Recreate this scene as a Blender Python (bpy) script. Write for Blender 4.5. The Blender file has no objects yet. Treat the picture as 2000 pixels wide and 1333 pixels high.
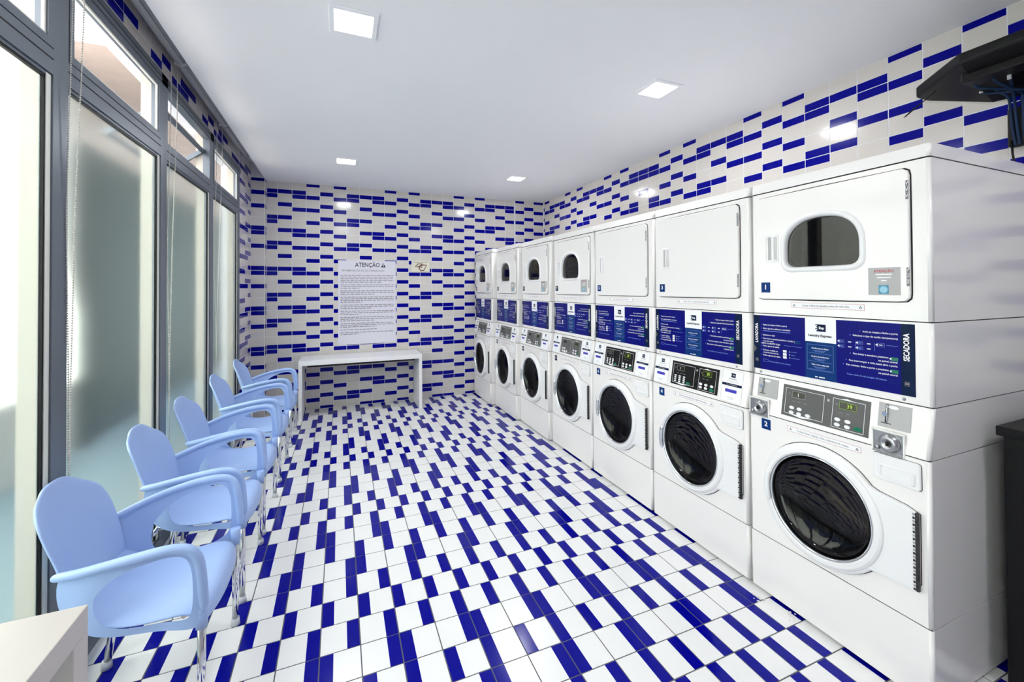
import bpy, bmesh, math, random
from mathutils import Matrix, Vector
random.seed(7)
C = bpy.context.scene.collection
PI = math.pi

# ---------------------------------------------------------------- camera
F_PX, YAW, PITCH, ROLL, CY = 822.356, 0.389, 0.011, -0.005, 554.96
H_CAM = 1.476
def cam_axes():
    f = Vector((math.sin(YAW)*math.cos(PITCH), math.cos(YAW)*math.cos(PITCH), math.sin(PITCH)))
    r = Vector((math.cos(YAW), -math.sin(YAW), 0))
    u = r.cross(f)
    c, s = math.cos(ROLL), math.sin(ROLL)
    return r*c+u*s, u*c-r*s, f
R_, U_, FW_ = cam_axes()
cd = bpy.data.cameras.new('camera')
cam = bpy.data.objects.new('camera', cd); C.objects.link(cam)
cd.sensor_width = 36; cd.sensor_fit = 'HORIZONTAL'
cd.lens = F_PX*36/2000
cd.shift_x = 0; cd.shift_y = -(666.5-CY)/2000
cd.clip_start = 0.02
cam.matrix_world = Matrix(((R_.x, U_.x, -FW_.x, 0), (R_.y, U_.y, -FW_.y, 0), (R_.z, U_.z, -FW_.z, H_CAM), (0, 0, 0, 1)))
bpy.context.scene.camera = cam
def project(p):
    v = Vector(p)-Vector((0, 0, H_CAM)); d = v.dot(FW_)
    if d < 0.05: return None
    return 1000+F_PX*v.dot(R_)/d, CY-F_PX*v.dot(U_)/d

# ---------------------------------------------------------------- world, sun, exposure
sc = bpy.context.scene
sc.view_settings.view_transform = 'Standard'
sc.view_settings.look = 'None'
sc.view_settings.gamma = 1
sc.view_settings.use_curve_mapping = False
sc.view_settings.exposure = 0.09
w = bpy.data.worlds.new('world'); sc.world = w; w.use_nodes = True
wn = w.node_tree.nodes; wl = w.node_tree.links
bg = wn['Background']
bg.inputs['Color'].default_value = (0.88, 0.94, 1.0, 1); bg.inputs['Strength'].default_value = 4.4
sl = bpy.data.lights.new('sun', 'SUN'); sl.energy = 26.0; sl.angle = .02; sl.color = (1, .99, .97)
so_ = bpy.data.objects.new('sun', sl); C.objects.link(so_)
so_.rotation_euler = Vector((-.42, .37, -.82)).to_track_quat('-Z', 'Y').to_euler()
LAMP_W = 9.0
cy = sc.cycles
cy.max_bounces = 7; cy.diffuse_bounces = 4; cy.glossy_bounces = 3; cy.transmission_bounces = 4; cy.transparent_max_bounces = 6
cy.caustics_reflective = False; cy.caustics_refractive = True

# ---------------------------------------------------------------- materials
def lin(c):
    return tuple(((v/255)/12.92 if v/255 <= .04045 else ((v/255+.055)/1.055)**2.4) for v in c)
MATS = {}
def mat(name, srgb, rough=.5, metal=0, var=.04, scale=8, bump=0, bscale=60, coat=0, spec=.5, linear=None):
    if name in MATS: return MATS[name]
    m = bpy.data.materials.new(name); m.use_nodes = True
    n, l = m.node_tree.nodes, m.node_tree.links
    b = n['Principled BSDF']
    c = linear or lin(srgb)
    tc = n.new('ShaderNodeTexCoord')
    nz = n.new('ShaderNodeTexNoise'); nz.inputs['Scale'].default_value = scale; nz.inputs['Detail'].default_value = 4
    l.new(tc.outputs['Object'], nz.inputs['Vector'])
    mx = n.new('ShaderNodeMix'); mx.data_type = 'RGBA'
    mx.inputs['A'].default_value = (*[v*(1-var) for v in c], 1)
    mx.inputs['B'].default_value = (*[min(1, v*(1+var)) for v in c], 1)
    l.new(nz.outputs['Fac'], mx.inputs['Factor'])
    l.new(mx.outputs['Result'], b.inputs['Base Color'])
    b.inputs['Roughness'].default_value = rough; b.inputs['Metallic'].default_value = metal
    b.inputs['Coat Weight'].default_value = coat; b.inputs['Coat Roughness'].default_value = .04
    b.inputs['Specular IOR Level'].default_value = spec
    if bump:
        n2 = n.new('ShaderNodeTexNoise'); n2.inputs['Scale'].default_value = bscale
        l.new(tc.outputs['Object'], n2.inputs['Vector'])
        bp = n.new('ShaderNodeBump'); bp.inputs['Strength'].default_value = bump; bp.inputs['Distance'].default_value = .01
        l.new(n2.outputs['Fac'], bp.inputs['Height']); l.new(bp.outputs['Normal'], b.inputs['Normal'])
    MATS[name] = m
    return m
def emit_mat(name, col, strength):
    m = bpy.data.materials.new(name); m.use_nodes = True
    n, l = m.node_tree.nodes, m.node_tree.links
    n.remove(n['Principled BSDF'])
    e = n.new('ShaderNodeEmission'); e.inputs['Color'].default_value = (*col, 1); e.inputs['Strength'].default_value = strength
    l.new(e.outputs['Emission'], n['Material Output'].inputs['Surface'])
    MATS[name] = m
    return m
def glass_mat(name, tint, rough, clear, gloss=.08):
    # clear panes: straight-through share plus mirror share; frosted panes: rough refraction-like scatter
    m = bpy.data.materials.new(name); m.use_nodes = True
    n, l = m.node_tree.nodes, m.node_tree.links
    n.remove(n['Principled BSDF'])
    out = n['Material Output']
    gl = n.new('ShaderNodeBsdfGlossy'); gl.inputs['Roughness'].default_value = .03 if clear else .35
    gl.inputs['Color'].default_value = (1, 1, 1, 1)
    if clear:
        t = n.new('ShaderNodeBsdfTransparent'); t.inputs['Color'].default_value = (*tint, 1)
    else:
        t = n.new('ShaderNodeBsdfRefraction'); t.inputs['Color'].default_value = (*tint, 1)
        t.inputs['Roughness'].default_value = rough; t.inputs['IOR'].default_value = 1.02
    lw = n.new('ShaderNodeLayerWeight'); lw.inputs['Blend'].default_value = .5
    pw = n.new('ShaderNodeMath'); pw.operation = 'POWER'; pw.inputs[1].default_value = 5
    l.new(lw.outputs['Facing'], pw.inputs[0])
    mth = n.new('ShaderNodeMath'); mth.operation = 'MULTIPLY_ADD'; mth.inputs[1].default_value = .6; mth.inputs[2].default_value = gloss
    l.new(pw.outputs['Value'], mth.inputs[0])
    mx = n.new('ShaderNodeMixShader')
    l.new(mth.outputs['Value'], mx.inputs['Fac'])
    l.new(t.outputs[0], mx.inputs[1]); l.new(gl.outputs[0], mx.inputs[2])
    l.new(mx.outputs[0], out.inputs['Surface'])
    MATS[name] = m
    return m

WHITE_T = mat('wall_tile_white', (212, 207, 203), .13, var=.02, scale=3, spec=.45)
BLUE_T = mat('tile_blue', None, .14, var=.08, scale=4, spec=.16, linear=(.0006, .0010, .25))
FLOOR_W = mat('floor_tile_white', (234, 233, 234), .18, var=.02, scale=3, spec=.4)
GROUT_W = mat('wall_grout', (226, 226, 232), .8)
GROUT_F = mat('floor_grout', (92, 92, 100), .85)
CEIL = mat('ceiling_paint', (243, 243, 246), .9, var=.015, scale=1.5)
APPL = mat('appliance_enamel', (240, 237, 236), .22, var=.012, scale=2, coat=.25)
PLAST = mat('white_plastic', (236, 235, 237), .35, var=.01)
DARK = mat('dark_gap', (28, 27, 27), .8)
BLACK = mat('black_plastic', (9, 9, 11), .45, spec=.25)
CHROME = mat('chrome', (225, 227, 230), .12, metal=1, var=.02)
STEEL = mat('brushed_steel', (176, 176, 178), .32, metal=1, var=.06, scale=30)
GREYP = mat('grey_plate', (176, 176, 176), .45, var=.02)
PANELG = mat('panel_grey', (84, 84, 84), .45, var=.03)
NAVY = mat('banner_blue', (0, 4, 112), .4, var=.03, spec=.15)
NAVYD = mat('banner_navy', (0, 24, 60), .4, var=.03, spec=.15)
TEAL = mat('banner_teal', (0, 50, 114), .4, var=.03, spec=.15)
WHITEP = mat('print_white', (242, 242, 246), .5, var=.01)
PRBLUE = mat('print_blue', (52, 44, 178), .5)
LTBLUE = mat('print_light_blue', (120, 150, 230), .5)
GREEN = mat('key_green', (0, 112, 82), .4)
LCD = mat('lcd_dark', (30, 32, 14), .2)
LCDN = mat('lcd_digit', (150, 190, 40), .4)
PGREY = mat('print_grey', (128, 126, 132), .6)
PBLACK = mat('print_black', (32, 32, 36), .6)
PRED = mat('print_red', (188, 60, 70), .6)
MAROON = mat('print_maroon', (92, 38, 34), .6)
CHAIRB = mat('chair_plastic', (162, 188, 236), .38, var=.02, coat=.1)
FOOTW = mat('foot_cap', (210, 214, 220), .5)
ALU = mat('grey_aluminium', (106, 114, 124), .38, metal=.35, var=.03)
BEAD = mat('window_bead', (222, 222, 214), .5)
TABLEW = mat('table_laminate', (198, 190, 186), .35, var=.02)
EXTW = mat('exterior_cream', (236, 231, 225), .9, var=.05, bump=.2)
JAMB = mat('jamb_render', (206, 200, 190), .9, var=.05)
EXTG = mat('exterior_wall_shade', (66, 78, 74), .9, var=.06)  # dark grey-green puts the passage's shade into the far wall colour
EXTC = mat('exterior_concrete', (176, 160, 150), .95, var=.12, scale=5, bump=.4)
EXTF = mat('exterior_ground', (150, 170, 178), .9, var=.1)
BLIND = mat('blind_fabric', (176, 176, 178), .85)
CHAIN = mat('bead_chain', (226, 224, 214), .35)
CABLE = mat('blue_cable', (5, 36, 70), .55, spec=.25)
PLUG = mat('clear_plug', (196, 196, 200), .25)
DRUM = mat('drum_metal', (120, 114, 110), .35, metal=1, var=.25, scale=40)
RUBBER = mat('door_rubber', (40, 40, 42), .6)
LINT = mat('lint', (232, 228, 226), .95)
GLASSD = glass_mat('door_glass', (.30, .29, .27), 0, True, .032)
GLASSC = glass_mat('clear_glass', (.92, .95, .93), 0, True, .04)
GLASSF = glass_mat('frosted_glass', (.88, .93, .91), .38, False, .02)
LAMPM = emit_mat('lamp_diffuser', (1, 1, 1), 9)
DIGIT_ON = emit_mat('display_digits', (.55, .8, .12), .9)

# ---------------------------------------------------------------- mesh helpers
class MB:
    def __init__(s): s.v, s.f, s.m, s.mats, s.sm = [], [], [], [], []
    def mi(s, m):
        if m not in s.mats: s.mats.append(m)
        return s.mats.index(m)
    def face(s, idx, m, smooth=False):
        s.f.append(tuple(idx)); s.m.append(s.mi(m)); s.sm.append(smooth)
    def add(s, vs):
        b = len(s.v); s.v.extend([tuple(p) for p in vs]); return b
    def poly(s, pts, m):
        b = s.add(pts); s.face(range(b, b+len(pts)), m)
    def box(s, a, c, m):
        (x0, y0, z0), (x1, y1, z1) = a, c
        b = s.add([(x0, y0, z0), (x1, y0, z0), (x1, y1, z0), (x0, y1, z0), (x0, y0, z1), (x1, y0, z1), (x1, y1, z1), (x0, y1, z1)])
        for q in ((0, 3, 2, 1), (4, 5, 6, 7), (0, 1, 5, 4), (1, 2, 6, 5), (2, 3, 7, 6), (3, 0, 4, 7)):
            s.face([b+i for i in q], m)
    def loops(s, ls, m, closed=True, cap0=False, cap1=False, smooth=False):
        n = len(ls[0]); bs = [s.add(l) for l in ls]
        for a, c in zip(bs, bs[1:]):
            for i in range(n if closed else n-1):
                j = (i+1) % n
                s.face((a+i, a+j, c+j, c+i), m, smooth)
        if cap0: s.face([bs[0]+i for i in range(n)][::-1], m)
        if cap1: s.face([bs[-1]+i for i in range(n)], m)
    def tube(s, path, r, m, n=10, cap=True, flat=None):
        # sweep a circle (or ellipse) along a path of points
        P = [Vector(p) for p in path]; rs = r if isinstance(r, (list, tuple)) else [r]*len(P)
        ls = []; up = None
        for i, p in enumerate(P):
            t = (P[min(i+1, len(P)-1)]-P[max(i-1, 0)]).normalized()
            if up is None:
                up = Vector((0, 0, 1)) if abs(t.z) < .9 else Vector((1, 0, 0))
            a = (up-t*up.dot(t)).normalized(); up = a; b = t.cross(a)
            ls.append([p+(a*math.cos(2*PI*k/n)+b*math.sin(2*PI*k/n))*rs[i] for k in range(n)])
        s.loops(ls, m, True, cap, cap, True)
    def lathe_x(s, prof, cs, cz, m, n=48, smooth=True):
        # profile of (radius, x) revolved about the local x axis through (cs, cz)
        ls = []
        for r, x in prof:
            ls.append([(x, cs+r*math.cos(2*PI*k/n), cz+r*math.sin(2*PI*k/n)) for k in range(n)])
        s.loops(ls, m, True, False, False, smooth)
    def mesh(s, me, M, m):
        b = s.add([M @ v.co for v in me.vertices])
        for p in me.polygons: s.face([b+i for i in p.vertices], m)
    def data(s, name, fix=False):
        me = bpy.data.meshes.new(name)
        me.from_pydata(s.v, [], s.f)
        for m in s.mats: me.materials.append(m)
        me.polygons.foreach_set('material_index', s.m)
        me.polygons.foreach_set('use_smooth', s.sm)
        if fix:
            bm = bmesh.new(); bm.from_mesh(me); bmesh.ops.recalc_face_normals(bm, faces=bm.faces); bm.to_mesh(me); bm.free()
        me.update()
        return me
    def build(s, name, parent=None, fix=True):
        return obj(name, s.data(name, fix), parent)
def obj(name, me, parent=None):
    o = bpy.data.objects.new(name, me); C.objects.link(o)
    if parent is not None: o.parent = parent
    return o
def tag(o, label, cat=None, group=None, kind=None):
    if label: o['label'] = label
    if cat: o['category'] = cat
    if group: o['group'] = group
    if kind: o['kind'] = kind
    return o
def empty(name, loc, rz=0):
    o = bpy.data.objects.new(name, None); C.objects.link(o)
    o.location = loc; o.rotation_euler = (0, 0, rz); o.empty_display_size = .05
    return o
def smooth_mod(o, levels=2, solid=0, offset=0):
    if solid:
        m = o.modifiers.new('solid', 'SOLIDIFY'); m.thickness = solid; m.offset = offset
    if levels:
        m = o.modifiers.new('sub', 'SUBSURF'); m.levels = levels; m.render_levels = levels
def bevel_mod(o, w, seg=2):
    m = o.modifiers.new('bevel', 'BEVEL'); m.width = w; m.segments = seg; m.limit_method = 'ANGLE'; m.angle_limit = .6

_tc = bpy.data.curves.new('type_tool', 'FONT'); _to = bpy.data.objects.new('type_tool', _tc); C.objects.link(_to)
_tcache = {}
def text_mesh(body, align='LEFT', bold=.012):
    key = (body, align, bold)
    if key not in _tcache:
        _tc.body = body; _tc.size = 1; _tc.align_x = align; _tc.align_y = 'CENTER'; _tc.resolution_u = 2; _tc.offset = bold
        bpy.context.view_layer.update()
        dg = bpy.context.evaluated_depsgraph_get()
        _tcache[key] = bpy.data.meshes.new_from_object(_to.evaluated_get(dg))
    return _tcache[key]
def text_width(body):
    me = text_mesh(body, 'LEFT'); return max((v.co.x for v in me.vertices), default=0)
# text on a surface that faces -X (the machines) and one that faces -Y (the back wall)
def M_front(x, s, z, size, rot=0, sx=1):
    B = Matrix(((0, 0, -1, x), (-1, 0, 0, s), (0, 1, 0, z), (0, 0, 0, 1)))
    return B @ Matrix.Rotation(rot, 4, 'Z') @ Matrix.Diagonal((size*sx, size, size, 1))
def M_back(x, y, z, size, sx=1):
    B = Matrix(((1, 0, 0, x), (0, 0, -1, y), (0, 1, 0, z), (0, 0, 0, 1)))
    return B @ Matrix.Diagonal((size*sx, size, size, 1))

def rrect(s0, s1, z0, z1, r, n=6):
    pts = []
    for cx, cz, a0 in ((s1-r, z1-r, 0), (s0+r, z1-r, PI/2), (s0+r, z0+r, PI), (s1-r, z0+r, 1.5*PI)):
        for k in range(n+1):
            a = a0+PI/2*k/n; pts.append((cx+r*math.cos(a), cz+r*math.sin(a)))
    return pts
def sample(poly, c, n):
    # radius of a star-shaped outline at n equally spaced angles about c
    out = []
    for k in range(n):
        a = 2*PI*k/n; dx, dz = math.cos(a), math.sin(a); best = 0
        for (x0, z0), (x1, z1) in zip(poly, poly[1:]+poly[:1]):
            x0 -= c[0]; x1 -= c[0]; z0 -= c[1]; z1 -= c[1]
            ex, ez = x1-x0, z1-z0; den = dx*ez-dz*ex
            if abs(den) < 1e-12: continue
            t = (x0*ez-z0*ex)/den; u = (x0*dz-z0*dx)/den
            if t > 0 and -1e-9 <= u <= 1+1e-9: best = max(best, t)
        out.append((c[0]+dx*best, c[1]+dz*best))
    return out
def inset(pts, c, d):
    out = []
    for s, z in pts:
        r = math.hypot(s-c[0], z-c[1]); k = (r-d)/r
        out.append((c[0]+(s-c[0])*k, c[1]+(z-c[1])*k))
    return out
def at_x(pts, x): return [(x, s, z) for s, z in pts]

# ---------------------------------------------------------------- room measures
XW, XR, YB, YF, ZC = -.945, 2.88, 5.745, -1.7, 2.780
S = .155
U0, V0 = -.4797, 15.0815
YPIL, XPIL = 5.62, -.802
ZJ = lambda k: -.017+.1562*k          # wall joints
JT, STRIPE = .0015, .0515             # half joint, blue stripe

_tile_cache = {}
def tile_mesh(x0, x1, y0, y1, white, size=S, th=.006):
    # (x0..y1) is the part of a full tile that is kept; the stripe runs along the +y edge
    key = (round(x0, 4), round(x1, 4), round(y0, 4), round(y1, 4), white.name, size)
    if key in _tile_cache: return _tile_cache[key]
    h = size/2; ys = h-STRIPE*size/S
    mb = MB(); c = .0011
    rows = [y0]+([ys] if y0 < ys-.002 and ys+.002 < y1 else [])+[y1]
    top = []; bot = []
    for i, y in enumerate(rows):
        yy = y+(c if i == 0 else -c if i == len(rows)-1 else 0)
        top.append((mb.add([(x0+c, yy, 0), (x1-c, yy, 0)])))
        bot.append((mb.add([(x0, y, -th), (x1, y, -th)])))
    for i in range(len(rows)-1):
        m = BLUE_T if (rows[i]+rows[i+1])/2 > ys else white
        a, b, p, q = top[i], top[i+1], bot[i], bot[i+1]
        mb.face((a, a+1, b+1, b), m)
        mb.face((p, a, b, q), m); mb.face((a+1, p+1, q+1, b+1), m)
        if i == 0: mb.face((p, p+1, a+1, a), m)
        if i == len(rows)-2: mb.face((b, b+1, q+1, q), m)
    me = mb.data('tile', True); _tile_cache[key] = me
    return me
def put_tiles(parent, specs, white, limit=300):
    # specs: list of (mesh, matrix, visible weight); the largest in view become parts, the others one stuff part
    specs = sorted(specs, key=lambda t: -t[2])
    rest = MB()
    for i, (me, M, wgt) in enumerate(specs):
        if wgt > 0 and i < limit:
            o = obj('tile', me, parent); o.matrix_world = M
        else:
            b = rest.add([M @ v.co for v in me.vertices])
            mm = list(me.materials)
            for p in me.polygons: rest.face([b+k for k in p.vertices], mm[p.material_index])
    if rest.v:
        o = rest.build('tile_field', parent, False); o['kind'] = 'stuff'
def area_px(corners):
    ps = [project(c) for c in corners]
    if any(p is None for p in ps): return 0
    if not any(-20 < p[0] < 2020 and -20 < p[1] < 1353 for p in ps): return 0
    a = 0
    for p, q in zip(ps, ps[1:]+ps[:1]): a += p[0]*q[1]-q[0]*p[1]
    return abs(a)/2

# ---------------------------------------------------------------- floor
mb = MB(); mb.box((XW-.06, YF, -.12), (XR+.1, YB+.1, -.0012), GROUT_F)
floor = tag(mb.build('floor'), 'white ceramic floor tiles with a deep blue band along one edge', kind='structure')
def floor_side(u, v):
    t = v % 6
    if v == 5 and u == -2: return 'l'
    if v == -6: return 'r' if u % 2 else 'l'
    if t == 5 or t == 3: return 'r'
    if t == 4 or t == 1: return 'l'
    if t == 2: return 'r' if u % 2 else 'l'
    return 'l' if u % 2 else 'r'
specs = []
for u in range(-7, 23):
    for v in range(-26, 22):
        X0, Y0 = (u+U0)*S, (v+V0)*S
        a0, a1 = max(X0, XW)-X0, min(X0+S, XR)-X0
        b0, b1 = max(Y0, YF)-Y0, min(Y0+S, YB)-Y0
        if a1-a0 < .012 or b1-b0 < .012: continue
        side = floor_side(u, v); cx, cy = X0+S/2, Y0+S/2
        x0, x1, y0, y1 = a0-S/2+JT, a1-S/2-JT, b0-S/2+JT, b1-S/2-JT
        if side == 'r':   # local +y -> world +X
            M = Matrix(((0, 1, 0, cx), (-1, 0, 0, cy), (0, 0, 1, 0), (0, 0, 0, 1))); me = tile_mesh(-y1, -y0, x0, x1, FLOOR_W)
        else:             # local +y -> world -X
            M = Matrix(((0, -1, 0, cx), (1, 0, 0, cy), (0, 0, 1, 0), (0, 0, 0, 1))); me = tile_mesh(y0, y1, -x1, -x0, FLOOR_W)
        wgt = area_px([(X0, Y0, 0), (X0+S, Y0, 0), (X0+S, Y0+S, 0), (X0, Y0+S, 0)])
        if X0 > 1.93 or (X0+S < -.42 and Y0 > 1.4) or (X0+S < -.52): wgt = wgt*.05
        specs.append((me, M, wgt))
put_tiles(floor, specs, FLOOR_W)

# ---------------------------------------------------------------- tiled walls
ALT = lambda r: 'b' if r % 2 else 't'
BTT = {17: 'b', 16: 't', 15: 't', 14: 'b', 13: 't', 12: 't', 11: 'b', 10: 't', 9: 't', 8: 'b', 7: 't', 6: 'b', 5: 'b', 4: 't', 3: 'b', 2: 'b', 1: 't', 0: 'b'}
PILP = 'ttbttbttbttbttbttt'   # rows 0..17 of the corner column
PILP = {r: ch for r, ch in zip(range(18), 'ttbttbttbttbttbttt')}
def wall_type(kind, r):
    if kind == 'a': return ALT(r)
    if kind == 'e': return 't' if r % 2 else 'b'
    if kind == 'x': return BTT.get(r, 't')
    if kind == 'p': return PILP.get(r, 't')
    return kind
def wall_tiles(parent, origin, udir, ndir, cols, z0, z1, limit, wfac=None, pitch=.1545):
    # cols: (u start, u end, kept u0, kept u1, kind); a wall plane through origin spanned by udir and Z
    o, ud, nd = Vector(origin), Vector(udir), Vector(ndir)
    specs = []
    for (ua, ub, ka, kb, kind) in cols:
        sz = .1562
        for r in range(0, 19):
            za, zb = ZJ(r), ZJ(r+1)
            k0, k1 = max(za, z0), min(zb, z1)
            if k1-k0 < .012: continue
            t = wall_type(kind, r); cz = (za+zb)/2; cu = (ua+ub)/2
            p = o+ud*cu+Vector((0, 0, cz))
            up = Vector((0, 0, 1 if t == 't' else -1)); xd = up.cross(nd)
            M = Matrix(((xd.x, up.x, nd.x, p.x), (xd.y, up.y, nd.y, p.y), (xd.z, up.z, nd.z, p.z), (0, 0, 0, 1)))
            sg = 1 if xd.dot(ud) > 0 else -1
            xa, xb = sorted((sg*(ka-cu), sg*(kb-cu)))
            ya, yb = (k0-cz, k1-cz) if t == 't' else (cz-k1, cz-k0)
            me = tile_mesh(xa+JT, xb-JT, ya+JT, yb-JT, WHITE_T, sz)
            q = [o+ud*a+Vector((0, 0, b)) for a, b in ((ka, k0), (kb, k0), (kb, k1), (ka, k1))]
            wgt = area_px(q)
            if wfac: wgt *= wfac(p, r)
            specs.append((me, M, wgt))
    put_tiles(parent, specs, WHITE_T, limit)

mb = MB(); mb.box((XW-.05, YB+.0012, -.1), (XR+.1, YB+.12, ZC+.2), GROUT_W)
wall_back = tag(mb.build('wall_back'), 'back wall of white tiles with staggered blue bands', kind='structure')
cols = []
kinds6 = 'abxtbt'
for c in range(0, 24):
    ua = .703+(c-10)*.1545+(.012 if c < 6 else 0)*0
    ub = ua+.1545
    ka, kb = max(ua, XPIL), min(ub, XR-.006)
    if c == 23: kb = XR-.006
    if kb-ka > .012: cols.append((ua, ub, ka, kb, kinds6[c % 6]))
def hide_back(p, r):
    if -.03 < p.x < .70 and 6 <= r <= 11: return 0.05       # behind the notice
    if p.x > 1.80 and r < 13: return 0
    return 1
wall_tiles(wall_back, (0, YB, 0), (1, 0, 0), (0, -1, 0), cols, .0, ZC, 300, hide_back)

mb = MB(); mb.box((XR+.0012, YF, -.1), (XR+.12, YB+.12, ZC+.2), GROUT_W)
wall_right = tag(mb.build('wall_right'), 'right wall of white and blue tiles above the machines', kind='structure')
cols = []
for n in range(-18, 32):
    ua = .926+.1541*n; ub = ua+.1541
    k = {5: 'a', 0: 't', 1: 'b', 2: 't', 3: 'x', 4: 'b'}[n % 6]
    if n == 16: k = 'x'
    if n == 15: k = 'a'
    ka, kb = max(ua, YF), min(ub, YB-.006)
    if kb-ka > .012: cols.append((ua, ub, ka, kb, k))
wall_tiles(wall_right, (XR, 0, 0), (0, 1, 0), (-1, 0, 0), cols, .0, ZC, 300, lambda p, r: 0 if r < 12 else 1)

mb = MB(); mb.box((-1.1, YF-.1, -.1), (XR+.1, YF-.0012, ZC+.2), GROUT_W)
wall_front = tag(mb.build('wall_front'), 'tiled wall behind the viewer', kind='structure')
cols = [(-.95+.1545*i, -.95+.1545*(i+1), max(-.94, -.95+.1545*i), min(XR-.006, -.95+.1545*(i+1)), kinds6[i % 6]) for i in range(25)]
cols = [c for c in cols if c[3]-c[2] > .012]
wall_tiles(wall_front, (0, YF, 0), (1, 0, 0), (0, 1, 0), cols, 0, ZC, 0)

# left wall: band above the windows, end strip, solid part near the viewer, corner column
WY0, WY1, WZ1 = -.95, 5.02, 2.725
mb = MB()
mb.box((XW-.16, WY1, -.1), (XW-.0012, YB+.12, 2.97), GROUT_W)
mb.box((XW-.16, YF-.1, -.1), (XW-.0012, WY0, 2.97), GROUT_W)
mb.box((XW-.16, WY0, WZ1), (XW-.0012, WY1, 2.97), GROUT_W)
wall_left = tag(mb.build('wall_left'), 'left wall with a tiled band over the windows', kind='structure')
cols = []
for m in range(-20, 21):
    ua = 2.375+.1545*m; ub = ua+.1545
    if ua < WY0-.01: continue
    cols.append((ua, ub, ua, min(ub, WY1 if ua < WY1 else 9), 'ebxtbt'[m % 6] if ub < 4.95 else 't'))
colsA = [c for c in cols if c[0] < WY1-.02]
wall_tiles(wall_left, (XW, 0, 0), (0, 1, 0), (1, 0, 0), colsA, WZ1+.002, 2.955, 200)
colsB = [(YPIL-.1545*(k+1), YPIL-.1545*k, max(WY1, YPIL-.1545*(k+1)), YPIL-.1545*k, kd) for k, kd in enumerate(('b', 'e', 't', 't'))]
wall_tiles(wall_left, (XW, 0, 0), (0, 1, 0), (1, 0, 0), [c for c in colsB if c[3]-c[2] > .012], 0, 2.955, 200)
mb = MB(); mb.box((XW-.0012, YPIL+.0012, -.1), (XPIL-.0012, YB+.002, 2.97), GROUT_W)
wall_col = tag(mb.build('wall_column'), 'narrow tiled column in the back left corner', kind='structure')
wall_tiles(wall_col, (0, YPIL, 0), (1, 0, 0), (0, -1, 0), [(XPIL-.1545, XPIL, XW, XPIL, 'p')], 0, ZC, 60)
wall_tiles(wall_col, (XPIL, 0, 0), (0, 1, 0), (1, 0, 0), [(YPIL, YPIL+.1545, YPIL, YB-.006, 'p')], 0, ZC, 60)
mb = MB(); mb.box((XPIL-.006, YPIL-.002, 0), (XPIL+.002, YPIL+.005, ZC), BEAD)
tag(mb.build('trim_1'), 'white corner bead on the tiled column', kind='structure')
mb = MB(); mb.box((2.392, YB-.004, 0), (2.412, YB-.0005, ZC), GROUT_W)
tag(mb.build('trim_2'), 'pale vertical joint strip in the back wall tiles', kind='structure')

# ---------------------------------------------------------------- ceiling
mb = MB(); mb.box((-.81, YF-.1, ZC), (XR+.1, YB+.1, 3.0), CEIL)
LAMPS = [(.065, 2.18), (1.935, 2.18), (.065, 4.58), (1.935, 4.58), (.065, -.22), (1.935, -.22)]
mb.box((XW-.15, YF-.1, 2.955), (-.81, YB+.1, 3.0), CEIL)
ceiling = tag(mb.build('ceiling'), 'flat white painted ceiling with a blind pocket along the windows', kind='structure')

WORDS = {(.065, 2.18): 'square recessed ceiling lamp nearest the windows, large near the top edge',
         (1.935, 2.18): 'square recessed ceiling lamp above the nearer machines, close to the right wall',
         (.065, 4.58): 'small far ceiling lamp over the white table at the back',
         (1.935, 4.58): 'small far ceiling lamp over the last laundry stacks',
         (.065, -.22): 'ceiling lamp behind the viewer on the window side',
         (1.935, -.22): 'ceiling lamp behind the viewer on the machine side'}
fr = MB(); h = .112; i_ = .086
def sq(hh, z): return [(-hh, -hh, z), (hh, -hh, z), (hh, hh, z), (-hh, hh, z)]
fr.loops([sq(h, 0), sq(h, -.006), sq(h-.004, -.008), sq(i_+.003, -.008), sq(i_, -.004), sq(i_, -.001)], CEIL)
frm = fr.data('lamp_frame', True)
df = MB(); df.poly(sq(i_-.0005, -.0025), LAMPM); dfm = df.data('diffuser')
for (x, y) in LAMPS:
    t = empty('ceiling_lamp', (x, y, ZC)); tag(t, WORDS[(x, y)], 'lamp', 'square recessed ceiling lamps')
    obj('frame', frm, t); obj('diffuser', dfm, t)
    ld = bpy.data.lights.new('lamp_light', 'AREA'); ld.shape = 'SQUARE'; ld.size = .16; ld.energy = LAMP_W; ld.color = (.97, .98, 1)
    lo = bpy.data.objects.new('lamp_light', ld); C.objects.link(lo); lo.parent = t; lo.location = (0, 0, -.012)

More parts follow.
